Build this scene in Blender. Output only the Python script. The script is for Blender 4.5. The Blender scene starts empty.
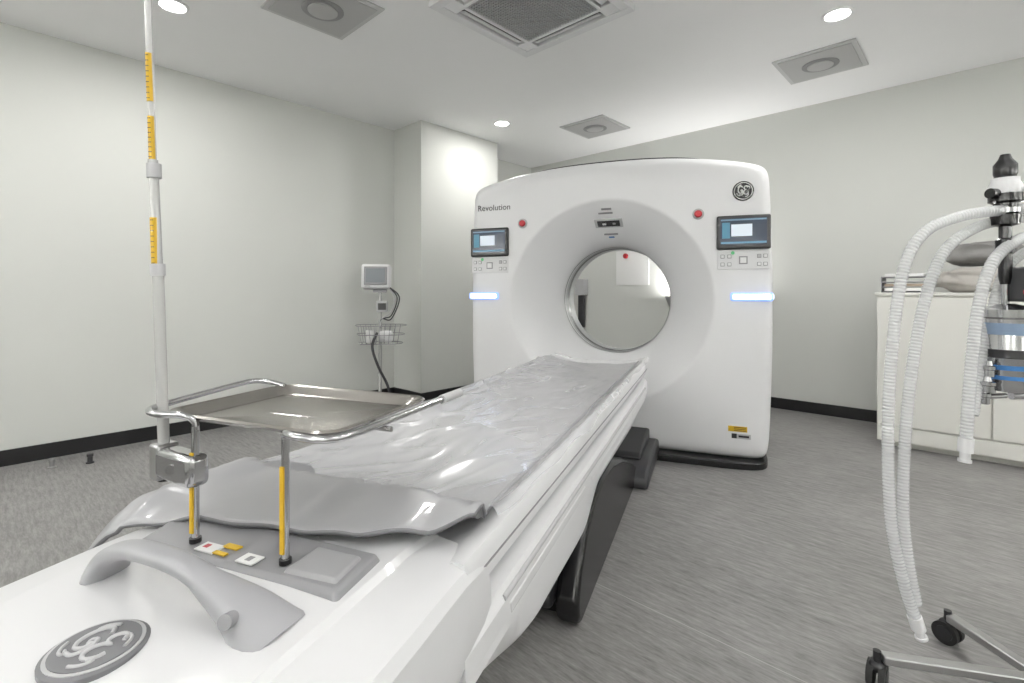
import bpy, bmesh, math, random
from mathutils import Vector, Matrix, noise
random.seed(4)
S=bpy.context.scene
COL=S.collection
S.view_settings.view_transform='Standard'
S.view_settings.exposure=0.36
S.view_settings.gamma=1.0

# ------------------------------------------------------------------ materials
def mat(name,col,rough=.5,metal=0,emit=0,ecol=None,coat=0,alpha=1,bump=0,bscale=20,var=0,vscale=5,trans=0):
    m=bpy.data.materials.new(name); m.use_nodes=True
    nt=m.node_tree; b=nt.nodes['Principled BSDF']
    c=(*col,1)
    b.inputs['Base Color'].default_value=c
    b.inputs['Roughness'].default_value=rough
    b.inputs['Metallic'].default_value=metal
    b.inputs['Coat Weight'].default_value=coat
    b.inputs['Alpha'].default_value=alpha
    b.inputs['Transmission Weight'].default_value=trans
    if emit:
        b.inputs['Emission Color'].default_value=(*(ecol or col),1)
        b.inputs['Emission Strength'].default_value=emit
    tc=nt.nodes.new('ShaderNodeTexCoord')
    n=nt.nodes.new('ShaderNodeTexNoise'); n.inputs['Scale'].default_value=vscale
    nt.links.new(tc.outputs['Object'],n.inputs['Vector'])
    r=nt.nodes.new('ShaderNodeMapRange')
    v=var or .01
    r.inputs['To Min'].default_value=1-v; r.inputs['To Max'].default_value=1+v
    nt.links.new(n.outputs['Fac'],r.inputs['Value'])
    mx=nt.nodes.new('ShaderNodeVectorMath'); mx.operation='SCALE'
    mx.inputs[0].default_value=col
    nt.links.new(r.outputs['Result'],mx.inputs['Scale'])
    nt.links.new(mx.outputs['Vector'],b.inputs['Base Color'])
    if bump:
        n2=nt.nodes.new('ShaderNodeTexNoise'); n2.inputs['Scale'].default_value=bscale
        n2.inputs['Detail'].default_value=4
        nt.links.new(tc.outputs['Object'],n2.inputs['Vector'])
        bp=nt.nodes.new('ShaderNodeBump'); bp.inputs['Strength'].default_value=bump
        bp.inputs['Distance'].default_value=.01
        nt.links.new(n2.outputs['Fac'],bp.inputs['Height'])
        nt.links.new(bp.outputs['Normal'],b.inputs['Normal'])
    return m

M_wall=mat('wall_paint',(.66,.67,.64),.75)
M_ceil=mat('ceiling_paint',(.92,.92,.92),.8)
M_base=mat('black_vinyl',(.009,.009,.010),.4)
M_white=mat('white_plastic',(.79,.79,.80),.32,coat=.15)
M_foot=mat('foot_cover_white',(.70,.70,.71),.32,coat=.15)
M_white2=mat('white_cover',(.72,.72,.73),.35)
M_tunnel=mat('tunnel_grey',(.45,.46,.47),.3)
M_seam=mat('seam_grey',(.28,.28,.29),.5)
M_grey=mat('grey_plastic',(.27,.27,.28),.4)
M_lgrey=mat('light_grey_plastic',(.48,.48,.49),.4)
M_mgrey=mat('mid_grey_plastic',(.34,.34,.35),.4)
M_handle=mat('handle_grey',(.36,.36,.375),.35)
M_dark=mat('dark_plastic',(.016,.016,.018),.35)
M_black=mat('black_gloss',(.006,.006,.007),.25)
M_rubber=mat('rubber',(.012,.012,.012),.6)
M_chrome=mat('chrome',(.52,.52,.53),.15,1)
M_steel=mat('stainless_steel',(.46,.44,.41),.22,1,var=.06,vscale=30)
M_alu=mat('aluminium',(.48,.48,.48),.35,1)
M_yellow=mat('yellow_scale',(.62,.38,.010),.4)
M_mat=mat('vinyl_mat',(.38,.38,.395),.30,coat=.35,bump=.2,bscale=7)
M_matd=mat('vinyl_mat_edge',(.17,.17,.18),.4)
M_screen=mat('screen_blue',(.012,.016,.03),.15,emit=.3,ecol=(.03,.06,.10))
M_scrw=mat('screen_white',(.5,.55,.6),.3,emit=.3,ecol=(.8,.9,1))
M_led=mat('led_bar',(.8,.88,1),.3,emit=4,ecol=(.80,.88,1))
M_ledb=mat('led_glow_rim',(.35,.5,.95),.3,emit=.7,ecol=(.25,.42,1))
M_red=mat('red_button',(.42,.015,.025),.35)
M_lamp=mat('lamp_lens',(1,1,1),.4,emit=20,ecol=(1,.98,.95))
M_vent=mat('vent_grey',(.44,.44,.44),.5)
M_ventp=mat('vent_plate',(.54,.54,.54),.5)
M_ventr=mat('vent_ring',(.24,.24,.24),.5)
M_ventd=mat('vent_dark',(.05,.05,.05),.6)
M_cab=mat('cabinet_paint',(.71,.705,.665),.45)
M_cloth=mat('grey_cloth',(.23,.225,.22),.85,bump=.3,bscale=30,var=.1)
M_paper=mat('paper',(.80,.80,.79),.7)
M_brown=mat('kraft_paper',(.36,.29,.23),.8)
M_blue=mat('blue_label',(.04,.17,.42),.4)
M_hose=mat('hose_plastic',(.78,.79,.80),.22,alpha=.58,coat=.5)
M_pole=mat('pole_white',(.52,.52,.51),.25,.2)
M_dark2=mat('charcoal',(.04,.04,.044),.35)
M_logo=mat('logo_grey',(.17,.17,.18),.5)
M_orange=mat('orange_label',(.66,.42,.02),.5)

# translucent plastic sheet
M_film=bpy.data.materials.new('clear_film'); M_film.use_nodes=True
nt=M_film.node_tree; b=nt.nodes['Principled BSDF']
b.inputs['Base Color'].default_value=(.88,.88,.90,1); b.inputs['Roughness'].default_value=.16
b.inputs['Alpha'].default_value=.42; b.inputs['Coat Weight'].default_value=.5
tc=nt.nodes.new('ShaderNodeTexCoord'); mp=nt.nodes.new('ShaderNodeMapping'); mp.inputs['Scale'].default_value=(7,2.2,5)
mp.inputs['Rotation'].default_value=(0,0,.35)
n=nt.nodes.new('ShaderNodeTexNoise'); n.noise_type='RIDGED_MULTIFRACTAL'; n.inputs['Scale'].default_value=.9; n.inputs['Detail'].default_value=3; n.inputs['Distortion'].default_value=1.0
bp=nt.nodes.new('ShaderNodeBump'); bp.inputs['Strength'].default_value=.8; bp.inputs['Distance'].default_value=.025
nt.links.new(tc.outputs['Object'],mp.inputs['Vector']); nt.links.new(mp.outputs['Vector'],n.inputs['Vector'])
nt.links.new(n.outputs['Fac'],bp.inputs['Height']); nt.links.new(bp.outputs['Normal'],b.inputs['Normal'])

# floor
M_floor=bpy.data.materials.new('vinyl_floor'); M_floor.use_nodes=True
nt=M_floor.node_tree; b=nt.nodes['Principled BSDF']
tc=nt.nodes.new('ShaderNodeTexCoord')
def fn(scale,ns,det=4):
    mp=nt.nodes.new('ShaderNodeMapping'); mp.inputs['Scale'].default_value=scale
    n=nt.nodes.new('ShaderNodeTexNoise'); n.inputs['Scale'].default_value=ns; n.inputs['Detail'].default_value=det
    nt.links.new(tc.outputs['Object'],mp.inputs['Vector']); nt.links.new(mp.outputs['Vector'],n.inputs['Vector'])
    return n
n1=fn((1,7,1),9,5); n2=fn((1,5,1),34,2); n3=fn((1,1.8,1),1.3,4)
ad=nt.nodes.new('ShaderNodeMath'); ad.operation='MULTIPLY_ADD'; ad.inputs[1].default_value=.6; nt.links.new(n2.outputs['Fac'],ad.inputs[0]); nt.links.new(n1.outputs['Fac'],ad.inputs[2])
ad2=nt.nodes.new('ShaderNodeMath'); ad2.operation='MULTIPLY_ADD'; ad2.inputs[1].default_value=.45
nt.links.new(n3.outputs['Fac'],ad2.inputs[0]); nt.links.new(ad.outputs[0],ad2.inputs[2])
cr=nt.nodes.new('ShaderNodeValToRGB')
mr=nt.nodes.new('ShaderNodeMapRange'); mr.inputs['From Min'].default_value=.68; mr.inputs['From Max'].default_value=1.36
nt.links.new(ad2.outputs[0],mr.inputs['Value']); nt.links.new(mr.outputs['Result'],cr.inputs['Fac'])
cr.color_ramp.elements[0].position=.08; cr.color_ramp.elements[0].color=(.145,.141,.138,1)
cr.color_ramp.elements[1].position=.92; cr.color_ramp.elements[1].color=(.315,.307,.30,1)
sx_=nt.nodes.new('ShaderNodeSeparateXYZ'); nt.links.new(tc.outputs['Object'],sx_.inputs[0])
a1=nt.nodes.new('ShaderNodeMath'); a1.operation='ADD'; a1.inputs[1].default_value=10-1.59; nt.links.new(sx_.outputs['Y'],a1.inputs[0])
a2=nt.nodes.new('ShaderNodeMath'); a2.operation='MODULO'; a2.inputs[1].default_value=2.0; nt.links.new(a1.outputs[0],a2.inputs[0])
a3=nt.nodes.new('ShaderNodeMath'); a3.operation='LESS_THAN'; a3.inputs[1].default_value=.005; nt.links.new(a2.outputs[0],a3.inputs[0])
a4=nt.nodes.new('ShaderNodeMath'); a4.operation='MULTIPLY'; a4.inputs[1].default_value=.6; nt.links.new(a3.outputs[0],a4.inputs[0])
mxc=nt.nodes.new('ShaderNodeMix'); mxc.data_type='RGBA'; nt.links.new(a4.outputs[0],mxc.inputs['Factor'])
nt.links.new(cr.outputs['Color'],mxc.inputs['A']); mxc.inputs['B'].default_value=(.45,.44,.43,1)
nt.links.new(mxc.outputs['Result'],b.inputs['Base Color'])
b.inputs['Roughness'].default_value=.40

# ------------------------------------------------------------------ helpers
def empty(name,mw):
    o=bpy.data.objects.new(name,None); COL.objects.link(o); o.matrix_world=mw; o.empty_display_size=.1
    return o
def mesh(name,parent,verts,faces,m,smooth=True,ang=35,mw=None):
    me=bpy.data.meshes.new(name); me.from_pydata([tuple(v) for v in verts],[],faces); 
    bm=bmesh.new(); bm.from_mesh(me); bmesh.ops.recalc_face_normals(bm,faces=bm.faces); bm.to_mesh(me); bm.free()
    if smooth:
        me.shade_smooth()
        me.set_sharp_from_angle(angle=math.radians(ang))
    me.materials.append(m)
    o=bpy.data.objects.new(name,me); COL.objects.link(o)
    if parent: o.parent=parent
    elif mw is not None: o.matrix_world=mw
    return o
def bev(o,w,seg=3):
    if w:
        d=o.modifiers.new('bevel','BEVEL'); d.width=w; d.segments=seg; d.limit_method='ANGLE'; d.angle_limit=math.radians(30)
        d.harden_normals=False
    return o
def box(name,parent,c,s,m,bevel=0,rot=None,mw=None):
    hx,hy,hz=s[0]/2,s[1]/2,s[2]/2
    vs=[Vector((x,y,z)) for x in(-hx,hx) for y in(-hy,hy) for z in(-hz,hz)]
    if rot:
        R=Matrix.Rotation(rot[2],3,'Z')@Matrix.Rotation(rot[1],3,'Y')@Matrix.Rotation(rot[0],3,'X'); vs=[R@v for v in vs]
    vs=[v+Vector(c) for v in vs]
    f=[(0,1,3,2),(4,6,7,5),(0,4,5,1),(2,3,7,6),(0,2,6,4),(1,5,7,3)]
    o=mesh(name,parent,vs,f,m,smooth=bool(bevel),mw=mw)
    return bev(o,bevel)
def frames(pts):
    T=[]
    for i in range(len(pts)):
        a=pts[max(0,i-1)]; b=pts[min(len(pts)-1,i+1)]; T.append((b-a).normalized())
    up=Vector((0,0,1)) if abs(T[0].z)<.9 else Vector((1,0,0))
    N=[(up-T[0]*up.dot(T[0])).normalized()]
    for i in range(1,len(pts)):
        n=N[-1]-T[i]*N[-1].dot(T[i]); N.append(n.normalized())
    return T,N
def sweep(name,parent,pts,rf,m,seg=14,mw=None,ang=50):
    pts=[Vector(p) for p in pts]; T,N=frames(pts); vs=[];fs=[]
    for i,p in enumerate(pts):
        B=T[i].cross(N[i]); r=rf(i) if callable(rf) else rf
        for k in range(seg):
            a=2*math.pi*k/seg; vs.append(p+N[i]*r*math.cos(a)+B*r*math.sin(a))
    for i in range(len(pts)-1):
        for k in range(seg):
            k2=(k+1)%seg; fs.append((i*seg+k,i*seg+k2,(i+1)*seg+k2,(i+1)*seg+k))
    fs.append(tuple(range(seg))[::-1]); fs.append(tuple(range((len(pts)-1)*seg,len(pts)*seg)))
    return mesh(name,parent,vs,fs,m,mw=mw,ang=ang)
def cyl(name,parent,a,b,r,m,seg=24,mw=None): return sweep(name,parent,[a,b],r,m,seg,mw)
def smoothpts(P,step=.01):
    P=[Vector(p) for p in P]; Q=[P[0]*2-P[1]]+P+[P[-1]*2-P[-2]]; out=[]
    for i in range(1,len(Q)-2):
        n=max(2,int((Q[i+1]-Q[i]).length/step))
        for k in range(n):
            t=k/n
            out.append(.5*((2*Q[i])+(-Q[i-1]+Q[i+1])*t+(2*Q[i-1]-5*Q[i]+4*Q[i+1]-Q[i+2])*t*t+(-Q[i-1]+3*Q[i]-3*Q[i+1]+Q[i+2])*t**3))
    out.append(P[-1]); return out
def tube(name,parent,P,r,m,step=.01,seg=12): return sweep(name,parent,smoothpts(P,step),r,m,seg)
def lathe(name,parent,c,prof,m,seg=32,axis='Z'):
    vs=[];fs=[]
    for r,h in prof:
        for k in range(seg):
            a=2*math.pi*k/seg
            v=(r*math.cos(a),r*math.sin(a),h)
            if axis=='Y': v=(v[0],h,v[1])
            if axis=='X': v=(h,v[0],v[1])
            vs.append(Vector(v)+Vector(c))
    n=len(prof)
    for i in range(n-1):
        for k in range(seg):
            k2=(k+1)%seg; fs.append((i*seg+k,i*seg+k2,(i+1)*seg+k2,(i+1)*seg+k))
    fs.append(tuple(range(seg))[::-1]); fs.append(tuple(range((n-1)*seg,n*seg)))
    return mesh(name,parent,vs,fs,m)
def extr(name,parent,prof,x0,x1,m,bevel=0,seg=3):
    n=len(prof); vs=[(x0,y,z) for y,z in prof]+[(x1,y,z) for y,z in prof]
    fs=[tuple(range(n))[::-1],tuple(range(n,2*n))]+[(i,(i+1)%n,n+(i+1)%n,n+i) for i in range(n)]
    return bev(mesh(name,parent,vs,fs,m,ang=30),bevel,seg)
def loft(name,parent,secs,m,ang=35,bevel=0):
    n=len(secs[0]); vs=[p for s in secs for p in s]; fs=[]
    for i in range(len(secs)-1):
        for k in range(n):
            k2=(k+1)%n; fs.append((i*n+k,i*n+k2,(i+1)*n+k2,(i+1)*n+k))
    fs.append(tuple(range(n))[::-1]); fs.append(tuple(range((len(secs)-1)*n,len(secs)*n)))
    return bev(mesh(name,parent,vs,fs,m,ang=ang),bevel)
def text(name,parent,s,loc,size,m,rot=(math.pi/2,0,0),ext=.0006,shear=0):
    c=bpy.data.curves.new(name,'FONT'); c.body=s; c.size=size; c.extrude=ext; c.align_x='CENTER'; c.align_y='CENTER'; c.shear=shear
    o=bpy.data.objects.new(name,c); COL.objects.link(o); c.materials.append(m); o.parent=parent
    o.location=loc; o.rotation_euler=rot; return o
def monogram(parent,c,R,m,ax,ay,rt,sz):
    # curled script monogram: letter strokes as tubes plus four swirls inside the ring
    c=Vector(c); ax=Vector(ax); ay=Vector(ay)
    def P(l): return [c+ax*(x*R)+ay*(y*R) for x,y in l]
    G_=[(-.08,.42),(-.22,.58),(-.46,.50),(-.58,.20),(-.54,-.12),(-.36,-.30),(-.16,-.22),(-.10,.02),(-.16,.14),(-.28,.08),(-.22,-.06),(-.04,-.02),(-.02,-.28),(-.14,-.50),(-.34,-.50)]
    E_=[(.50,.38),(.40,.56),(.20,.54),(.10,.34),(.20,.16),(.38,.14),(.20,.10),(.06,-.12),(.12,-.38),(.34,-.46),(.54,-.30),(.58,-.12)]
    tube('script_g',parent,P(G_),sz,m,step=R*.06,seg=8); tube('script_e',parent,P(E_),sz,m,step=R*.06,seg=8)
    for k in range(4):
        a=math.pi/2*k+.3
        L=[(math.cos(a+t)*(.80-.10*q),math.sin(a+t)*(.80-.10*q)) for t,q in [(0,0),(.25,0),(.5,.2),(.68,.9),(.60,1.6),(.45,1.3)]]
        tube('swirl_%d'%k,parent,P(L),sz*.8,m,step=R*.06,seg=8)

CAMH=1.10
ROOM=Matrix.Rotation(-math.radians(43.2),4,'Z')       # x = along back wall, y = toward back wall
GR=Matrix.Translation((.644,3.461,0))@Matrix.Rotation(-math.radians(21.65),4,'Z')
F=499.0
ROOMI=ROOM.inverted()

# ------------------------------------------------------------------ room
BK=5.17; LF=-4.5; RT=3.0; RR=-2.6; CH=2.80
box('floor',None,((LF+RT)/2,(BK+RR)/2,-.05),(RT-LF+.4,BK-RR+.4,.1),M_floor,mw=ROOM)
box('ceiling',None,((LF+RT)/2,(BK+RR)/2,CH+.05),(RT-LF+.4,BK-RR+.4,.1),M_ceil,mw=ROOM)
box('wall_back',None,((LF+RT)/2,BK+.1,CH/2),(RT-LF+.4,.2,CH),M_wall,mw=ROOM)
box('wall_left',None,(LF-.1,(BK+RR)/2,CH/2),(.2,BK-RR,CH),M_wall,mw=ROOM)
box('wall_right',None,(RT+.1,(BK+RR)/2,CH/2),(.2,BK-RR,CH),M_wall,mw=ROOM)
box('wall_rear',None,((LF+RT)/2,RR-.1,CH/2),(RT-LF+.4,.2,CH),M_wall,mw=ROOM)
box('wall_column',None,(LF+.235,3.515,CH/2),(.47,1.07,CH),M_wall,mw=ROOM)
bt=.012
box('baseboard_back',None,((LF+RT)/2,BK-bt/2,.05),(RT-LF,bt,.1),M_base,mw=ROOM)
box('baseboard_left',None,(LF+bt/2,(2.98+RR)/2,.05),(bt,2.98-RR,.1),M_base,mw=ROOM)
box('baseboard_right',None,(RT-bt/2,(BK+RR)/2,.05),(bt,BK-RR,.1),M_base,mw=ROOM)
box('baseboard_rear',None,((LF+RT)/2,RR+bt/2,.05),(RT-LF,bt,.1),M_base,mw=ROOM)
box('baseboard_column',None,(LF+.24,3.515,.05),(.48+bt,1.07+2*bt,.1),M_base,mw=ROOM)

# ------------------------------------------------------------------ ceiling fixtures
def downlight(x,y,p=15):
    e=empty('ceiling_downlight',Matrix.Translation((x,y,CH)))
    lathe('trim_ring',e,(0,0,0),[(.085,0),(.085,-.006),(.07,-.01),(.066,-.004)],M_ceil)
    lathe('lens',e,(0,0,0),[(.064,-.001),(.064,-.006)],M_lamp)
    l=bpy.data.lights.new('lamp','AREA'); l.shape='DISK'; l.size=.16; l.energy=p; l.color=(1,.985,.96)
    o=bpy.data.objects.new('lamp',l); COL.objects.link(o); o.parent=e; o.location=(0,0,-.02)
for x,y,p in [(-2.01,2.956,13),(-.10,5.02,9),(1.99,3.05,14),(.9,.9,3),(-1.2,1.0,4),(-.5,-1.2,4),(1.9,1.2,8),(-3.2,1.6,10)]:  # first three are room fittings; the other five are added out of view
    q=ROOMI@Vector((x,y,0))
    if LF+.1<q.x<RT-.1 and RR+.1<q.y<BK-.1: downlight(x,y,p)
def fill_panel(x,y):  # invented panel lights, out of view, added as soft fill for the room
    e=empty('added_panel_light',Matrix.Translation((x,y,CH))@Matrix.Rotation(-math.radians(43.2),4,'Z'))
    box('frame',e,(0,0,-.008),(1.24,.64,.016),M_ceil,.003)
    box('fill_diffuser',e,(0,0,-.017),(1.18,.58,.004),mat('fill_diffuser',(1,1,1),.5,emit=1.5))
    l=bpy.data.lights.new('fill_lamp','AREA'); l.shape='RECTANGLE'; l.size=1.15; l.size_y=.55; l.energy=4; l.color=(1,.99,.975)
    o=bpy.data.objects.new('fill_lamp',l); COL.objects.link(o); o.parent=e; o.location=(0,0,-.03)
fill_panel(-.9,-.6); fill_panel(1.0,-.4); fill_panel(2.9,.9)
def fill_uplight(x,y,rz,p,z=1.3,tilt=.75):  # invented wall uplights, added to bounce light off the ceiling
    e=empty('added_uplighter',ROOM@Matrix.Translation((x,y,z))@Matrix.Rotation(rz,4,'Z'))
    extr('housing',e,[(0,-.06),(0,.06),(-.14,.06),(-.14,.04),(-.05,-.06)],-.35,.35,M_lgrey,.004)
    box('glass',e,(0,-.07,.0615),(.64,.11,.003),mat('fill_glass',(1,1,1),.4,emit=2))
    l=bpy.data.lights.new('fill_up_lamp','AREA'); l.shape='RECTANGLE'; l.size=.64; l.size_y=.11; l.energy=p; l.color=(1,.99,.975)
    o=bpy.data.objects.new('fill_up_lamp',l); COL.objects.link(o); o.parent=e; o.location=(0,-.08,.075); o.rotation_euler=(math.pi-tilt,0,0)
fill_uplight(-2.8,RR,math.pi,120); fill_uplight(-.6,RR,math.pi,115); fill_uplight(1.6,RR,math.pi,90)
fill_uplight(RT,.6,-math.pi/2,110); fill_uplight(RT,3.0,-math.pi/2,112)
fill_uplight(-2.12,BK,0,26,1.0,.70)  # added behind the gantry to lift the wall visible through the bore

def vent(x,y):
    e=empty('ceiling_diffuser_vent',Matrix.Translation((x,y,CH))@Matrix.Rotation(-math.radians(43.2),4,'Z'))
    box('plate',e,(0,0,-.006),(.52,.52,.012),M_ventp,.003)
    box('inner_plate',e,(0,0,-.014),(.46,.46,.006),M_vent,.002)
    lathe('collar',e,(0,0,-.016),[(.12,0),(.12,-.004),(.10,-.008),(.085,-.006)],M_ventr)
    lathe('disc',e,(0,0,-.016),[(.085,0),(.085,-.012),(.07,-.016)],M_vent)
vent(-1.13,2.98); vent(.855,5.14); vent(2.286,3.70)

e=empty('ceiling_air_conditioner',Matrix.Translation((.12,2.93,CH))@Matrix.Rotation(-math.radians(43.2),4,'Z'))
A=.43
for sx,sy,w,h in [(0,A-.03,2*A,.06),(0,-A+.03,2*A,.06),(A-.03,0,.06,2*A-.121),(-A+.03,0,.06,2*A-.121)]:
    box('frame_side',e,(sx,sy,-.02),(w,h,.04),M_white,.003)
box('backing',e,(0,0,-.006),(.82,.82,.012),M_ventd)
for k in range(4):
    R=Matrix.Rotation(k*math.pi/2,3,'Z')
    c=R@Vector((0,.337,-.026))
    box('louver',e,c,(.50,.048,.008),M_white,.003,rot=(.35,0,k*math.pi/2))
    c=R@Vector((0,.285,-.022)); box('inner_rim',e,c,(.555,.022,.035),M_white,.004,rot=(0,0,k*math.pi/2))
    c=R@Vector((.318,.318,-.019)); box('corner_cover',e,c,(.10,.10,.036),M_white,.004,rot=(0,0,k*math.pi/2))
box('grille_back',e,(0,0,-.02),(.55,.55,.008),M_ventr)
for i in range(27):
    t=-.26+i*.02
    box('grille_bar_a',e,(t,0,-.03),(.007,.54,.008),M_lgrey)
    box('grille_bar_b',e,(0,t,-.031),(.54,.006,.006),M_lgrey)

# ------------------------------------------------------------------ CT gantry
G=empty('ct_scanner_gantry',GR)
ZC=1.04; NS=400
def topz(x): return 2.015-.115*min(1.2,abs(x))**2.4
def inside(x,z):
    dz=z-ZC
    hw=1.045-.03*((z-1.0)/1.0)**2
    if dz>0: ht=topz(x)-ZC; p=30
    else: ht=1.0; p=30
    return (abs(x)/hw)**p+(abs(dz)/ht)**p<=1
def rad(a):
    lo,hi=.5,1.8
    for _ in range(40):
        m=(lo+hi)/2
        if inside(m*math.cos(a),ZC+m*math.sin(a)): lo=m
        else: hi=m
    return lo
angs=[2*math.pi*k/NS for k in range(NS)]
RADS=[rad(a) for a in angs]
rings=[]
FL=[(.405,.62),(.405,.42),(.412,.38),(.432,.33),(.47,.265),(.52,.195),(.575,.125),(.625,.07),(.665,.03),(.69,.010),(.70,.002),(.715,0)]
for r,y in FL: rings.append([(r*math.cos(a),y,ZC+r*math.sin(a)) for a in angs])
for d,y in [(.20,0),(.10,0.002),(.06,.006),(.035,.014),(.015,.03),(.004,.05),(0,.075),(0,.70),(.01,.75),(.04,.79),(.1,.80)]:
    rr=[]
    for a,Rr in zip(angs,RADS):
        r=max(.72,Rr-d); rr.append((r*math.cos(a),y,ZC+r*math.sin(a)))
    rings.append(rr)
for r,y in [(.62,.80),(.52,.79),(.46,.76),(.42,.70),(.405,.62)]:
    rings.append([(r*math.cos(a),y,ZC+r*math.sin(a)) for a in angs])
vs=[p for r in rings for p in r]; fs=[]
for i in range(len(rings)-1):
    for k in range(NS):
        k2=(k+1)%NS; fs.append((i*NS+k,i*NS+k2,(i+1)*NS+k2,(i+1)*NS+k))
mesh('shell',G,vs,fs,M_white,ang=60)
def ringband(name,r0,y0,r1,y1,m,seg=128):
    vs=[];fs=[]
    for r,y in((r0,y0),(r1,y1)):
        for k in range(seg):
            a=2*math.pi*k/seg; vs.append((r*math.cos(a),y,ZC+r*math.sin(a)))
    for k in range(seg):
        k2=(k+1)%seg; fs.append((k,k2,seg+k2,seg+k))
    mesh(name,G,vs,fs,m)
ringband('tunnel_liner',.403,.46,.403,.70,M_tunnel)
ringband('tunnel_seam_front',.4035,.405,.4035,.425,M_seam)
ringband('scan_window',.4015,.50,.4015,.56,M_dark2)
P=[];n=40
for i in range(n+1):
    x=-.72+1.44*i/n; P.append((x,topz(x)))
sec=[[(x,y,z-.03) for x,z in P]+[(x,y,z+.022-.02*(abs(x)/.72)**6) for x,z in P[::-1]] for y in(.12,.60)]
loft('top_vent_cap',G,sec,M_dark)
pl=[]
for k in range(64):
    a=2*math.pi*k/64; c=math.cos(a); s=math.sin(a)
    pl.append((1.02*math.copysign(abs(c)**.2,c),.35+.43*math.copysign(abs(s)**.25,s)))
loft('plinth',G,[[(x,y,0) for x,y in pl],[(x,y,.045) for x,y in pl]],M_black,bevel=.006)
for sx in(-1,1):
    x=.872*sx; z=1.475
    box('display_bezel',G,(x,-.008,z),(.31,.03,.215),M_dark,.012)
    box('display_screen',G,(x,-.0245,z+.004),(.265,.003,.165),M_screen)
    box('screen_panel',G,(x-.01,-.0265,z+.012),(.12,.002,.075),M_scrw)
    box('screen_side',G,(x-.10,-.0265,z+.012),(.045,.002,.10),mat('screen_side',(.05,.2,.3),.3,emit=.15))
    box('screen_bar',G,(x,-.0265,z-.065),(.26,.002,.012),mat('screen_bar',(.1,.25,.38),.3,emit=.15))
    box('screen_header',G,(x,-.0265,z+.078),(.26,.002,.010),mat('screen_hdr',(.15,.25,.35),.3,emit=.1))
    box('keypad',G,(x,-.001,z-.175),(.30,.008,.115),M_white2,.004)
    for i,(dx,dz,s) in enumerate([(-.12,.025,.024),(-.12,-.025,.024),(-.08,.025,.024),(-.08,-.025,.024),(.09,.025,.024),(.09,-.025,.024),(.125,.025,.024),(.125,-.025,.024),(0,0,.05)]):
        box('key_%d'%i,G,(x+dx,-.007,z-.175+dz),(s,.006,s),M_seam,.002)
        box('key_cap_%d'%i,G,(x+dx,-.0105,z-.175+dz),(s*.7,.003,s*.7),M_white if i!=4 else M_lgrey)
    lathe('green_key',G,(x-.06,-.006,z-.128),[(.011,0),(.011,-.006)],mat('green_key',(.1,.5,.2),.4),axis='Y',seg=16)
    lathe('stop_ring',G,(.607*sx,.002,1.605),[(.036,0),(.036,-.006),(.030,-.009)],M_lgrey,axis='Y')
    lathe('stop_button',G,(.607*sx,-.004,1.605),[(.024,0),(.024,-.012),(.018,-.02)],M_red,axis='Y')
    box('led_bar',G,(.920*sx,-.010,1.07),(.22,.03,.034),M_led,.012)
    box('led_glow_edge',G,(.920*sx,-.004,1.07),(.245,.03,.054),M_ledb,.014)  # blue glow around the light bar, modelled as an emissive rim
    box('side_led',G,(1.035*sx,.12,1.07),(.03,.16,.042),M_led,.01)
text('name_text',G,'Revolution',(-.84,-.002,1.735),.062,M_dark2)
lathe('badge',G,(.872,.002,1.735),[(.062,0),(.062,-.006),(.058,-.008)],M_black,axis='Y',seg=40)
lathe('badge_ring',G,(.872,-.0065,1.735),[(.054,0),(.054,-.003),(.051,-.003)],M_paper,axis='Y',seg=40)
lathe('badge_core',G,(.872,-.0065,1.735),[(.050,0),(.050,-.0035)],M_black,axis='Y',seg=40)
monogram(G,(.872,-.0105,1.735),.050,M_paper,(1,0,0),(0,0,1),0,.0036)
def flare_pt(r):
    for (r0,y0),(r1,y1) in zip(FL,FL[1:]):
        if r0<=r<=r1 and r1>r0: return y0+(y1-y0)*(r-r0)/(r1-r0)
    return 0
def onflare(name,r,dx,size,m,off=.0,bevel=.004):
    r_=math.sqrt(dx*dx+r*r); y=flare_pt(r_); y2=flare_pt(r_+.01); al=math.atan2(y-y2,.01)
    nv=Vector((0,-math.cos(al),-math.sin(al)))
    c=Vector((dx,y,ZC+r))+nv*off
    box(name,G,c,size,m,bevel,rot=(al,0,0))
onflare('camera_housing',.56,0,(.20,.016,.085),M_lgrey,.002)
onflare('camera_panel',.56,0,(.16,.016,.055),M_black,.007)
onflare('camera_lens',.56,-.03,(.03,.014,.022),M_chrome,.011)
onflare('camera_lens_b',.56,.04,(.02,.014,.016),M_grey,.011)
onflare('icon_a',.645,0,(.07,.005,.014),M_seam,.003,0); onflare('icon_b',.62,-.01,(.10,.005,.012),M_seam,.003,0)
onflare('icon_c',.49,0,(.10,.005,.014),M_seam,.004,0); onflare('icon_d',.47,0,(.04,.005,.010),M_blue,.004,0)
box('warning_label',G,(.84,-.001,.235),(.11,.003,.034),M_orange)
for k in range(3): box('warning_text_%d'%k,G,(.853,-.003,.225+k*.010),(.07,.002,.003),M_dark)
box('warning_label_b',G,(.875,-.001,.19),(.08,.003,.03),M_lgrey); box('warning_text_b',G,(.875,-.003,.19),(.06,.002,.012),M_dark)
box('warning_label_c',G,(.82,-.001,.19),(.03,.003,.03),M_dark)
extr('dock_base',G,[(-.62,0),(.1,0),(.1,.12),(-.35,.12),(-.56,.09),(-.62,.05)],-.30,.36,M_dark2,.02)
extr('dock_cover',G,[(-.45,.11),(.08,.11),(.08,.19),(-.25,.17),(-.42,.14)],-.24,.30,M_dark,.015)

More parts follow.
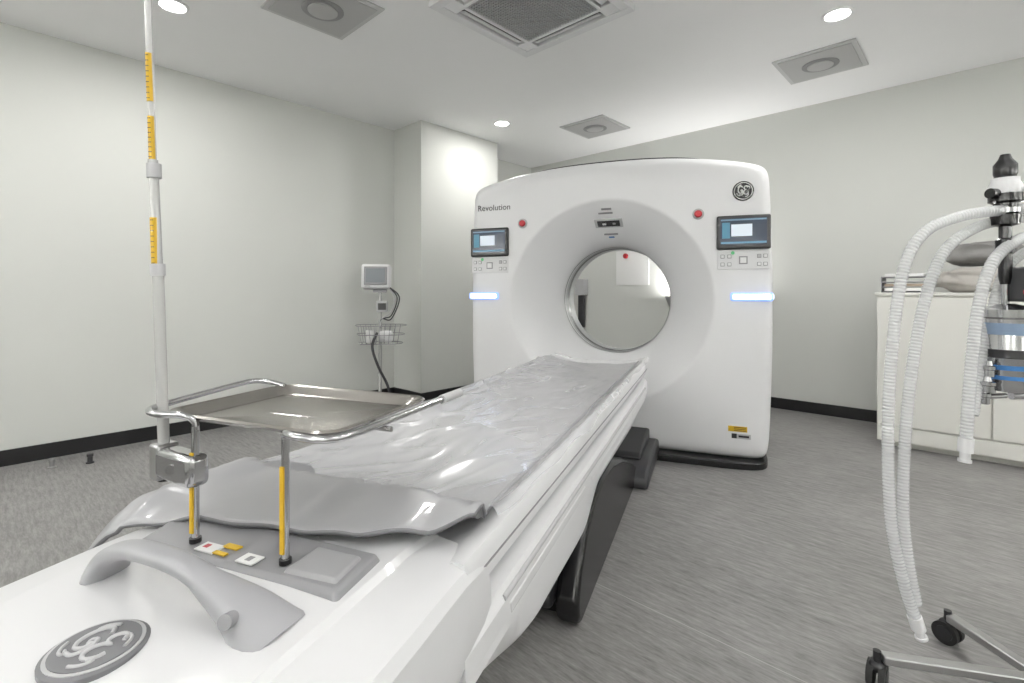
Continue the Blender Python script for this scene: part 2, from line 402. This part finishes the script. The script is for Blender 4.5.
# ------------------------------------------------------------------ patient table
T=empty('ct_patient_table',GR)
def lerp(a,b,t): return a+(b-a)*t
def interp(tab,x):
    for (x0,v0),(x1,v1) in zip(tab,tab[1:]):
        if x0<=x<=x1:
            t=(x-x0)/(x1-x0); t=t*t*(3-2*t); return lerp(v0,v1,t)
    return tab[0][1] if x<tab[0][0] else tab[-1][1]
zb=[(-3.4,.50),(-2.75,.43),(-2.35,.34),(-1.95,.33),(-1.70,.41),(-1.0,.40),(-.2,.46)]
secs=[]
for i in range(61):
    y=-2.78+i*(2.5/60); b_=interp(zb,y); e_=1-.06*max(0,(y+.6)/.35)**2 if y>-.6 else 1
    R=[(.285,.572),(.322,.562),(.334,.54),(.336,.505),(.322,.495),(.327,.47),(.315,b_+.03),(.300,b_+.008),(.275,b_)]
    secs.append([(x*e_,y,z) for x,z in R]+[(-x*e_,y,z) for x,z in R[::-1]])
loft('body_cover',T,secs,M_white2,ang=25)
box('rail_gap',T,(0,-1.5,.575),(.575,2.5,.02),M_dark2)
secs=[]
for i in range(50):
    y=-2.74+i*(2.57/49); t=max(0,(y+.45)/.28)
    w=1-.10*t**2; tz=.012*t
    R=[(0,.622),(.12,.624),(.2,.632),(.265,.652),(.295,.664),(.31,.662),(.318,.648),(.318,.605),(.302,.585),(.27,.58)]
    secs.append([(x*w,y,z+(tz if z<.61 else 0)) for x,z in R]+[(-x*w,y,z+(tz if z<.61 else 0)) for x,z in R[:0:-1]])
loft('cradle',T,secs,M_white2,ang=30)
box('cradle_stripe',T,(.3185,-1.5,.628),(.002,2.4,.004),M_seam)
secs=[]
for y,w,dz,bz in [(-2.66,.985,-.016,.45),(-2.70,1.0,-.008,.45),(-2.76,1.01,0,.45),(-2.9,1.02,.0,.47),(-3.05,1.02,-.002,.48),(-3.15,1.01,-.010,.49),(-3.25,.97,-.03,.50),(-3.32,.90,-.065,.51),(-3.36,.80,-.12,.52)]:
    R=[(0,.686),(.12,.685),(.19,.682),(.213,.680),(.223,.672),(.29,.662),(.312,.655),(.323,.640),(.329,.60),(.33,.53),(.31,bz+.02),(.27,bz)]
    secs.append([(x*w,y,(z+dz if z>bz+.03 else z)) for x,z in R]+[(-x*w,y,(z+dz if z>bz+.03 else z)) for x,z in R[:0:-1]])
loft('foot_cover',T,secs,M_foot,ang=22)
loft('label_plate',T,[[( .215,-2.920,.672),(.205,-2.80,.672),(-.24,-2.80,.672),(-.205,-2.930,.672)],[( .203,-2.912,.692),(.195,-2.81,.694),(-.23,-2.81,.694),(-.195,-2.92,.692)]],M_grey,bevel=.006)
loft('label_plate_step',T,[[( .10,-2.905,.69),(.195,-2.900,.69),(.187,-2.83,.69),(.10,-2.83,.69)],[( .104,-2.90,.6975),(.190,-2.895,.6975),(.183,-2.835,.699),(.104,-2.835,.699)]],M_mgrey,bevel=.003)
for i,(x,y,w,h,m) in enumerate([(-.060,-2.895,.040,.024,M_paper),(-.068,-2.893,.010,.010,M_red),(-.028,-2.880,.030,.012,M_orange),(-.028,-2.902,.026,.008,M_orange),(.030,-2.898,.034,.024,M_paper),(.030,-2.898,.010,.012,M_seam)]):
    box('label_%d'%i,T,(x,y,.6938+i*.0003),(w,h,.002),m)
Pp=smoothpts([(-.160,0,.668),(-.152,0,.690),(-.118,0,.724),(-.06,0,.747),(.0,0,.753),(.055,0,.746),(.10,0,.724),(.14,0,.699),(.172,0,.665)],.008)
vs=[];fs=[];sg=20;n=len(Pp)
for i,p in enumerate(Pp):
    a=Pp[max(0,i-1)]; c=Pp[min(n-1,i+1)]; t=(c-a).normalized(); nn=Vector((-t.z,0,t.x)); u=i/(n-1)
    w=.017+.018*abs(2*u-1)**3+ (.014*max(0,u-.7)/.3); th=.010+.006*abs(2*u-1)**2+(.014*max(0,u-.7)/.3)
    yy=-2.985-.03*math.sin(math.pi*u)
    for k in range(sg):
        an=2*math.pi*k/sg; cc=math.cos(an); ss=math.sin(an)
        cc=math.copysign(abs(cc)**.8,cc); ss=math.copysign(abs(ss)**.8,ss)
        q=p+nn*th*cc; vs.append((q.x,yy+w*ss,q.z))
for i in range(n-1):
    for k in range(sg):
        k2=(k+1)%sg; fs.append((i*sg+k,i*sg+k2,(i+1)*sg+k2,(i+1)*sg+k))
fs+= [tuple(range(sg))[::-1],tuple(range((n-1)*sg,n*sg))]
mesh('foot_handle',T,vs,fs,M_handle,ang=60)
cyl('handle_screw',T,(.142,-3.012,.705),(.150,-3.036,.713),.009,M_seam,20)
lathe('table_badge',T,(.012,-3.092,.682),[(.052,-.004),(.052,.002),(.049,.004)],M_logo,seg=40)
lathe('table_badge_ring',T,(.012,-3.092,.686),[(.0475,0),(.0475,.0010),(.0460,.0012)],M_lgrey,seg=40)
lathe('table_badge_core',T,(.012,-3.092,.687),[(.0435,0),(.0435,.0012)],M_logo,seg=40)
monogram(T,(.012,-3.092,.6885),.044,M_lgrey,(1,0,0),(0,1,0),0,.0026)
extr('pedestal',T,[(-1.90,.06),(-.75,.06),(-.85,.30),(-1.0,.44),(-1.9,.44),(-2.0,.30)],-.20,.20,M_dark2,.02)
prof=[(-1.84,.0),(-.56,.0),(-.50,.03),(-.49,.07),(-.53,.11),(-.65,.165),(-.80,.22),(-1.0,.29),(-1.25,.35),(-1.45,.365),(-1.62,.34),(-1.76,.27),(-1.85,.18),(-1.89,.09),(-1.88,.03)]
extr('base_cover_r',T,prof,.205,.285,M_black,.03,5); extr('base_cover_l',T,prof,-.285,-.205,M_black,.03,5)
box('base_plate',T,(0,-1.18,.03),(.44,1.26,.06),M_dark,.01)
for y0,y1 in [(-2.60,-2.0),(-1.92,-1.1),(-1.05,-.45)]:
    box('side_panel',T,(.3265,(y0+y1)/2,.515),(.02,y1-y0,.028),M_white2,.006)
cyl('side_pad',T,(.33,-2.62,.545),(.33,-.5,.545),.006,M_lgrey,12)

# vinyl mattress sheet
NX,NY=84,220; vs=[];fs=[]
def sm(t): t=max(0,min(1,t)); return t*t*(3-2*t)
for j in range(NY+1):
    v=j/NY
    for i in range(NX+1):
        s=-1+2*i/NX
        y0=interp([(-1,-2.875),(-.1,-2.835),(.55,-2.80),(.85,-2.75),(1.001,-2.65)],s)+.005*math.sin(s*8+1)+.004*math.sin(s*17)
        y=lerp(y0,-.30,v)
        near=sm(1-(y+2.85)/.40)
        xl=-.335-.075*near; xr=.272+.030*near
        xx=lerp(xl,xr,(s+1)/2)
        ax=min(1.0,abs(xx)/.30)
        z=.634+.036*ax**3
        z+=.005*noise.noise(Vector((xx*5,y*1.6,0)))+.003*noise.noise(Vector((xx*14,y*5,3)))
        fold=.012*math.sin(s*5+y*3.0+1)+.005*math.sin(s*13+y*7)+.014*noise.noise(Vector((xx*12,y*5,9)))
        z+=near*(.030*(1-ax**3)+.014+fold)
        z+=.004
        if y<-2.60 and abs(xx)<.34: z=max(z,.698+max(0,fold)*.6)
        else: z=max(z,.672 if abs(xx)>.27 and abs(xx)<.32 else .628)
        if xx>.29: z-=(xx-.29)*1.2
        if xx<-.33: z=min(z,.698)-(-.33-xx)**1.3*.9+.010*math.sin(y*22)*(-.33-xx)/.08
        if j<6 and s<-.3: z-= (6-j)**1.5*.0030*min(1,(-s-.3)/.5)
        vs.append((xx,y,z))
for j in range(NY):
    for i in range(NX):
        a=j*(NX+1)+i; fs.append((a,a+1,a+NX+2,a+NX+1))
o=mesh('mattress_sheet',T,vs,fs,M_mat,ang=80)
sd=o.modifiers.new('s','SOLIDIFY'); sd.thickness=.008; sd.offset=1
o.data.materials.append(M_matd); sd.material_offset_rim=1
vs=[];fs=[];NX,NY=120,280
for j in range(NY+1):
    v=j/NY
    for i in range(NX+1):
        s=-1+2*i/NX
        y=lerp(-2.62-.07*math.sin(s*3)+.03*math.sin(s*9),-.20,v)
        xx=lerp(-.39,.320,(s+1)/2)+.014*noise.noise(Vector((s,y*4,8)))
        ax=min(1,abs(xx)/.30); near=sm(1-(y+2.85)/.50)
        z=.650+.030*ax**3+near*.054*(1-.3*ax)
        z+=.004*noise.noise(Vector((xx*9,y*4,5)))
        side=.7+1.9*sm((-s)/.9)
        z+=.022*max(0,.24-abs(noise.noise(Vector((xx*3.5+y*.9,y*2.0,11)))))*side
        z+=.010*max(0,.18-abs(noise.noise(Vector((xx*9-y*2.0,y*5,2)))))*side
        z+=.005
        if xx>.31: z-=(xx-.31)*1.5
        if xx<-.31: z-=(-.31-xx)*1.2
        vs.append((xx,y,z))
for j in range(NY):
    for i in range(NX):
        a=j*(NX+1)+i; fs.append((a,a+1,a+NX+2,a+NX+1))
mesh('plastic_cover',T,vs,fs,M_film,ang=80)

# ------------------------------------------------------------------ instrument tray with posts
Q=empty('instrument_tray_stand',GR)
PA=(-.100,-2.89); PB=(.087,-2.885)
for nm,(px,py) in (('a',PA),('b',PB)):
    cyl('post_'+nm,Q,(px,py,.694),(px,py,.882),.0060,M_chrome)
    box('post_scale_'+nm,Q,(px,py-.0063,.775),(.007,.003,.13),M_yellow)
    cyl('post_foot_'+nm,Q,(px,py,.694),(px,py,.701),.009,M_dark)
tube('rail_l',Q,[(PA[0],PA[1],.86),(PA[0],PA[1],.888),(-.115,-2.900,.900),(-.155,-2.915,.902),(-.19,-2.905,.903),(-.21,-2.87,.903),(-.232,-2.78,.904),(-.252,-2.68,.905),(-.248,-2.645,.905),(-.22,-2.630,.902),(-.18,-2.63,.896)],.0055,M_chrome)
tube('rail_r',Q,[(PB[0],PB[1],.86),(PB[0],PB[1],.882),(.096,-2.895,.892),(.125,-2.906,.893),(.165,-2.906,.893),(.188,-2.890,.893),(.198,-2.84,.894),(.205,-2.70,.896),(.21,-2.60,.898)],.0055,M_chrome)
cyl('rail_grip',Q,(.2085,-2.63,.8975),(.212,-2.565,.8985),.0085,M_lgrey)
cyl('cross_bar',Q,(-.235,-2.77,.876),(.195,-2.77,.876),.0045,M_chrome)
cx,cy=-.010,-2.750
L=[(.365,.272,.035,.890),(.372,.280,.037,.895),(.364,.272,.034,.898),(.345,.253,.03,.895),(.322,.230,.025,.883),(.310,.218,.022,.881),
   (.02,.015,.005,.880)]
def rrect(w,h,r,z):
    pts=[]
    for qx,qy,a0 in((1,1,0),(-1,1,90),(-1,-1,180),(1,-1,270)):
        for k in range(7):
            a=math.radians(a0+90*k/6); pts.append((cx+qx*(w/2-r)+r*math.cos(a),cy+qy*(h/2-r)+r*math.sin(a),z))
    return pts
n=28; secs=[rrect(*l) for l in L]
vs=[p for s in secs for p in s]; fs=[]
for i in range(len(secs)-1):
    for k in range(n):
        k2=(k+1)%n; fs.append((i*n+k,i*n+k2,(i+1)*n+k2,(i+1)*n+k))
fs.append(tuple(range((len(secs)-1)*n,len(secs)*n)))
o=mesh('tray_pan',Q,vs,fs,M_steel,ang=40); sd=o.modifiers.new('s','SOLIDIFY'); sd.thickness=.0015; sd.offset=-1

def W(u,v,d): return Vector(((u-512)/F*d,d,CAMH-(v-292)/F*d))
I=empty('iv_pole',Matrix.Identity(4))
d=.86
b0=W(165,480,d); b1=W(158,270,d); b2=W(153,160,d); b3=W(145,-90,d)
cyl('lower_tube',I,b0,b1,.0088,M_pole); cyl('middle_tube',I,b1,b2,.0075,M_pole); cyl('upper_tube',I,b2,b3,.0055,M_pole)
def on(v):
    t=(v-480)/(-90-480.); return b0.lerp(b3,t)
def col(name,v0,v1,r,m): cyl(name,I,on(v0),on(v1),r,m)
col('collar_a',264,276,.0115,M_lgrey); col('collar_b',164,178,.0110,M_lgrey); col('tip',474,480,.0105,M_dark)
for i,(v0,v1,r) in enumerate([(54,102,.0052),(117,160,.0052),(218,266,.0070)]):
    off=Vector((-.001,-.002,0)); cyl('scale_%d'%i,I,on(v0)+off,on(v1)+off,r,M_yellow)
    for k in range(9): 
        vv=lerp(v0,v1,(k+.5)/9); p_=on(vv)+off+Vector((0,-r,0)); box('tick_%d_%d'%(i,k),I,p_,(.005,.001,.0012),M_dark)
cl=GR@Vector((PA[0],PA[1],0)); p=on(460)
mid=Vector(((cl.x+p.x)/2,(cl.y+p.y)/2,p.z))
an=math.atan2(cl.y-p.y,cl.x-p.x)
box('clamp_block',I,mid,((Vector((cl.x-p.x,cl.y-p.y)).length)+.026,.036,.052),M_chrome,.010,rot=(0,0,an))
cyl('clamp_knob',I,mid+Vector((0,-.015,0)),mid+Vector((0,-.024,0)),.008,M_chrome)
box('clamp_jaw',I,p,(.028,.036,.060),M_alu,.004,rot=(0,0,an))
for sx in(-1,1): tube('hook',I,[b3,b3+Vector((.04*sx,0,.01)),b3+Vector((.09*sx,0,.0)),b3+Vector((.10*sx,0,.03))],.003,M_chrome)

# ------------------------------------------------------------------ patient monitor on rolling stand
P0=empty('patient_monitor_stand',Matrix.Translation((-1.19,4.5,0))@Matrix.Rotation(math.radians(12),4,'Z'))
def caster(par,x,y,r=.03,w=.02,z=0,tag=''):
    cyl('caster_wheel'+tag,par,(x-w/2,y,r+z),(x+w/2,y,r+z),r,M_rubber,20)
    cyl('caster_hub'+tag,par,(x-w/2-.002,y,r+z),(x+w/2+.002,y,r+z),r*.45,M_grey,16)
    box('caster_fork'+tag,par,(x,y,r*1.7+z),(w*1.6,r*1.2,r*1.1),M_dark,.005)
for k in range(5):
    a=2*math.pi*k/5+.3; x,y=.24*math.cos(a),.24*math.sin(a)
    cyl('leg_%d'%k,P0,(0,0,.09),(x,y,.075),.016,M_lgrey,12); caster(P0,x,y,tag='_%d'%k)
cyl('column',P0,(0,0,.06),(0,0,1.12),.016,M_pole)
lathe('hub',P0,(0,0,.05),[(.05,0),(.05,.05),(.03,.08)],M_lgrey)
box('monitor_body',P0,(-.03,0,1.235),(.25,.13,.22),M_white2,.02,rot=(-.12,0,-.1))
box('monitor_bezel',P0,(-.036,-.068,1.245),(.20,.012,.165),M_seam,.008,rot=(-.12,0,-.1))
box('monitor_screen',P0,(-.037,-.076,1.247),(.165,.004,.125),mat('mon_screen',(.20,.22,.24),.2),.002,rot=(-.12,0,-.1))
box('monitor_keys',P0,(-.03,-.06,1.15),(.2,.02,.02),M_lgrey,.004)
box('mount_plate',P0,(0,0,1.11),(.12,.1,.03),M_grey,.006)
box('module_box',P0,(.02,-.02,.97),(.10,.09,.10),M_lgrey,.012)
box('module_face',P0,(.02,-.067,.97),(.07,.006,.06),M_dark,.003)
for k in range(3): tube('cable_%d'%k,P0,[(.06,-.03,1.16),(.13+.02*k,-.05,1.05),(.10,-.06,.92-.03*k),(.02,-.07,.86),(.0,-.06,.78)],.006,M_dark2 if k else M_lgrey)
tube('hanging_hose',P0,[(-.02,-.08,.74),(-.06,-.12,.62),(-.01,-.13,.45),(.06,-.11,.30),(.09,-.1,.2)],.012,M_dark2)
for z,s in((.64,.85),(.72,.93),(.80,1)):
    w=.19*s; h=.12*s
    tube('basket_ring',P0,[(-w,-h,z),(w,-h,z),(w,h,z),(-w,h,z),(-w,-h,z)],.004,M_grey,step=.03,seg=6)
for i in range(9):
    x=-.18+i*.045
    cyl('basket_wire_f%d'%i,P0,(x,-.12,.80),(x*.85,-.10,.64),.0028,M_grey,6); cyl('basket_wire_b%d'%i,P0,(x,.12,.80),(x*.85,.10,.64),.0028,M_grey,6)
    cyl('basket_floor%d'%i,P0,(x*.85,-.10,.64),(x*.85,.10,.64),.0028,M_grey,6)
box('supplies',P0,(.05,0,.70),(.12,.1,.1),M_white2,.02); cyl('supply_roll',P0,(-.08,-.04,.65),(-.08,-.04,.76),.04,M_paper)

# ------------------------------------------------------------------ cabinet on right (room frame)
C=empty('storage_cabinet',ROOM)
x0,x1,y0,y1=-.545,1.25,4.42,4.95
box('carcass',C,((x0+x1)/2,(y0+y1)/2,.56),(x1-x0,y1-y0,1.04),M_cab,.004)
box('toe_kick',C,((x0+x1)/2,(y0+y1)/2+.02,.025),(x1-x0-.04,y1-y0-.08,.05),M_cab)
box('top_panel',C,((x0+x1)/2,(y0+y1)/2-.005,1.085),(x1-x0+.02,y1-y0+.03,.022),M_cab,.004)
for i in range(3):
    w=(x1-x0)/3; xx=x0+w*(i+.5)
    box('door_leaf_%d'%i,C,(xx,y0-.009,.61),(w-.008,.018,.90),M_cab,.003)
    cyl('door_pull_%d'%i,C,(xx+w*.4,y0-.035,.55),(xx+w*.4,y0-.035,.75),.006,M_chrome,10)
box('lower_rail',C,((x0+x1)/2,y0-.006,.10),(x1-x0-.006,.012,.10),M_cab,.002)
D=empty('document_tray',ROOM@Matrix.Translation((x0+.15,y0+.16,1.096)))
box('base',D,(0,0,.006),(.26,.24,.012),M_dark2,.003)
for z in(.04,.075,.11): box('shelf',D,(0,0,z),(.26,.24,.006),M_grey,.002)
for sx in(-1,1): box('side',D,(.128*sx,0,.058),(.006,.24,.116),M_grey,.002)
box('papers',D,(0,-.01,.022),(.22,.22,.02),M_paper); box('papers_b',D,(0,-.01,.053),(.22,.22,.018),M_brown); box('papers_c',D,(.0,0,.124),(.22,.22,.02),M_paper,.003)
def cushion(name,mw,sx,sy,sz,m,seed,n=28):
    vs=[];fs=[]
    for i in range(n+1):
        for j in range(2*n):
            th=math.pi*i/n; ph=math.pi*j/n
            x=math.sin(th)*math.cos(ph); y=math.sin(th)*math.sin(ph); z=math.cos(th)
            q=lambda t,p:math.copysign(abs(t)**p,t)
            k=1+.22*noise.noise(Vector((x*2+seed,y*2,z*2)))+.08*noise.noise(Vector((x*5,y*5+seed,z*5)))
            vs.append((sx*q(x,.7)*k,sy*q(y,.7)*k,max(0,sz+sz*q(z,.7)*k)))
    for i in range(n):
        for j in range(2*n):
            j2=(j+1)%(2*n); fs.append((i*2*n+j,i*2*n+j2,(i+1)*2*n+j2,(i+1)*2*n+j))
    return mesh(name,None,vs,fs,m,ang=80,mw=mw)
cushion('folded_blanket',ROOM@Matrix.Translation((.01,y0+.25,1.096)),.25,.19,.085,mat('beige_cloth',(.44,.42,.39),.9,bump=.3,bscale=25),3)
cushion('linen_bundle',ROOM@Matrix.Translation((.01,y0+.25,1.278)),.19,.15,.08,M_cloth,7)

box('wall_notice',None,(-2.94,BK-.006,1.38),(.42,.008,.40),M_paper,mw=ROOM)
e=empty('wall_dispenser',ROOM@Matrix.Translation((-3.62,BK-.05,1.06)))
box('case',e,(0,0,.10),(.13,.10,.20),M_lgrey,.01); box('chute',e,(0,0,-.2),(.07,.06,.40),M_dark2,.008)
lathe('wall_alarm_button',empty('wall_call_button',ROOM@Matrix.Translation((-3.02,BK-.03,1.52))),(0,0,0),[(.03,.02),(.03,0),(.02,-.01)],M_red,axis='Y')
for i,(u,v) in enumerate([(90,461),(52,466)]):
    dd=548.9/(v-292+2); e=empty('door_stop',Matrix.Translation(((u-512)/F*dd,dd,0)))
    lathe('base',e,(0,0,0),[(.022,0),(.022,.008),(.014,.012),(.014,.04),(.018,.045),(.018,.06)],M_alu if i else M_dark2,seg=16)

# ------------------------------------------------------------------ breathing equipment stand (right)
B=empty('anaesthetic_equipment_stand',Matrix.Translation((1.40,1.30,0)))
legs=[(-.03,.26),(-.37,.09),(.22,-.24),(.34,.12),(-.12,-.30)]
for i,(x,y) in enumerate(legs):
    Lv=Vector((x,y,0)); a=math.atan2(y,x)
    box('leg_%d'%i,B,(x/2,y/2,.082),(Lv.length,.034,.022),M_alu,.004,rot=(0,0,a))
    xw,yw=x*1.03,y*1.03
    cyl('caster_stem_%d'%i,B,(xw,yw,.05),(xw,yw,.10),.010,M_dark)
    t=Vector((-.7,.7,0)) if i%2 else Vector((.9,.4,0)); t.normalize()
    for s in(-1,1):
        c=Vector((xw,yw,.034)); cyl('caster_wheel_%d_%d'%(i,s),B,c+t*(.006*s),c+t*(.022*s),.034,M_rubber,24)
        cyl('caster_cap_%d_%d'%(i,s),B,c+t*(.022*s),c+t*(.024*s),.022,M_dark,20)
    box('caster_hood_%d'%i,B,(xw,yw,.058),(.04,.04,.03),M_dark,.012,rot=(0,0,math.atan2(t.y,t.x)))
lathe('hub',B,(0,0,.055),[(.045,0),(.045,.05),(.03,.07),(.022,.1)],M_chrome)
cyl('column',B,(0,0,.06),(0,0,1.55),.016,M_chrome)
for z in(1.33,1.0,.83): cyl('arm',B,(0,0,z),(-.10,0,z),.010,M_chrome)
X=-.115
lathe('valve_stack',B,(X,0,0),[(.010,1.12),(.014,1.14),(.014,1.20),(.020,1.205),(.020,1.235),(.013,1.24),(.013,1.27),(.028,1.275),(.030,1.30),(.024,1.305),(.024,1.33),(.034,1.335),(.034,1.375),(.026,1.38),(.022,1.40)],M_black)
lathe('valve_collar',B,(X,0,1.305),[(.031,0),(.031,.012)],M_chrome); lathe('valve_collar_b',B,(X,0,1.375),[(.0345,-.02),(.0345,.0),(.028,.012),(.028,.021)],M_white2)
lathe('valve_knob',B,(X,0,1.396),[(.020,0),(.024,.012),(.024,.035),(.014,.05),(.010,.062)],M_black)
cyl('valve_lever',B,(X-.01,-.02,1.36),(X+.06,-.04,1.37),.009,M_white2); cyl('valve_port',B,(X,0,1.355),(X-.05,-.01,1.355),.013,M_black)
cyl('gas_pipe',B,(X,0,1.12),(X,0,1.05),.008,M_chrome)
lathe('canister',B,(X+.01,0,0),[(.02,.84),(.044,.845),(.048,.86),(.048,.93),(.050,.935),(.050,.94),(.048,.945),(.048,1.03),(.052,1.035),(.052,1.055),(.03,1.065),(.012,1.07)],M_chrome)
lathe('canister_label',B,(X+.01,0,0),[(.0486,.875),(.0486,.885)],M_blue)
lathe('canister_label_b',B,(X+.01,0,0),[(.0488,.900),(.0488,.912)],M_blue); lathe('canister_band',B,(X+.01,0,0),[(.0488,.99),(.0488,1.02)],mat('pale_label',(.22,.30,.42),.3))
lathe('canister_ring',B,(X+.01,0,0),[(.0492,.93),(.0515,.932),(.0515,.95),(.0492,.952)],M_dark)
for i,(dx,z,r) in enumerate([(-.055,.86,.015),(-.05,.90,.011),(-.062,.83,.010)]):
    lathe('fitting_%d'%i,B,(X+dx,-.01,z),[(r*.6,-.02),(r,-.018),(r,-.002),(r*1.2,0),(r*1.2,.008),(r*.7,.01),(r*.5,.022)],M_chrome,seg=16)
    cyl('fitting_arm_%d'%i,B,(X+dx,-.01,z),(X,0,z),.007,M_chrome,12)
box('meter_block',B,(X+.04,-.02,1.12),(.07,.06,.09),M_dark2,.008); cyl('red_cap',B,(X+.005,-.05,1.10),(X+.005,-.062,1.10),.01,M_red,14)
cyl('gauge',B,(X+.04,-.05,1.13),(X+.04,-.062,1.13),.026,M_chrome); cyl('gauge_face',B,(X+.04,-.062,1.13),(X+.04,-.0635,1.13),.022,M_paper)

def hose(pix,r=.0145,end=True,dy=0):
    e=empty('breathing_hose',Matrix.Identity(4))
    P=[W(u,v,dd) for u,v,dd in pix]
    P=smoothpts(P,.0018)
    L=[0]
    for a,b in zip(P,P[1:]): L.append(L[-1]+(b-a).length)
    sweep('corrugated_tube',e,P,lambda i:r+.0012*math.sin(L[i]*2*math.pi/.0085),M_hose,seg=18,ang=80)
    if end:
        t=(P[-1]-P[-6]).normalized(); q=P[-1]
        cyl('cuff',e,q-t*.005,q+t*.03,r+.003,M_white); cyl('connector',e,q+t*.03,q+t*.055,r-.002,M_white2); cyl('connector_rim',e,q+t*.048,q+t*.055,r+.001,M_white2)
    return e
hose([(1046,208,1.30),(1005,210,1.29),(962,216,1.28),(925,232,1.27),(904,268,1.27),(893,340,1.27),(888,430,1.27),(891,520,1.27),(903,580,1.27),(915,618,1.27)],.0130)
hose([(1046,216,1.33),(1010,219,1.33),(975,228,1.32),(944,252,1.31),(925,300,1.30),(912,370,1.29),(905,440,1.29),(903,510,1.285),(908,560,1.28),(916,604,1.275)],.0130,end=False)
hose([(1046,232,1.31),(1018,240,1.29),(993,262,1.27),(979,305,1.26),(972,360,1.255),(968,410,1.25),(966,440,1.25)],.0130)
hose([(1046,246,1.35),(1022,254,1.34),(1003,275,1.33),(990,320,1.32),(980,370,1.31),(973,415,1.28)],.0115,end=False)

# ------------------------------------------------------------------ world & camera
w=bpy.data.worlds.new('world'); S.world=w; w.use_nodes=True
w.node_tree.nodes['Background'].inputs['Color'].default_value=(.9,.95,1,1); w.node_tree.nodes['Background'].inputs['Strength'].default_value=.3
cam=bpy.data.cameras.new('camera'); co=bpy.data.objects.new('camera',cam); COL.objects.link(co); S.camera=co
co.location=(0,0,CAMH); co.rotation_euler=(math.pi/2,0,0)
cam.sensor_width=36; cam.lens=F/1024*36; cam.shift_y=-49.5/1024; cam.clip_start=.02
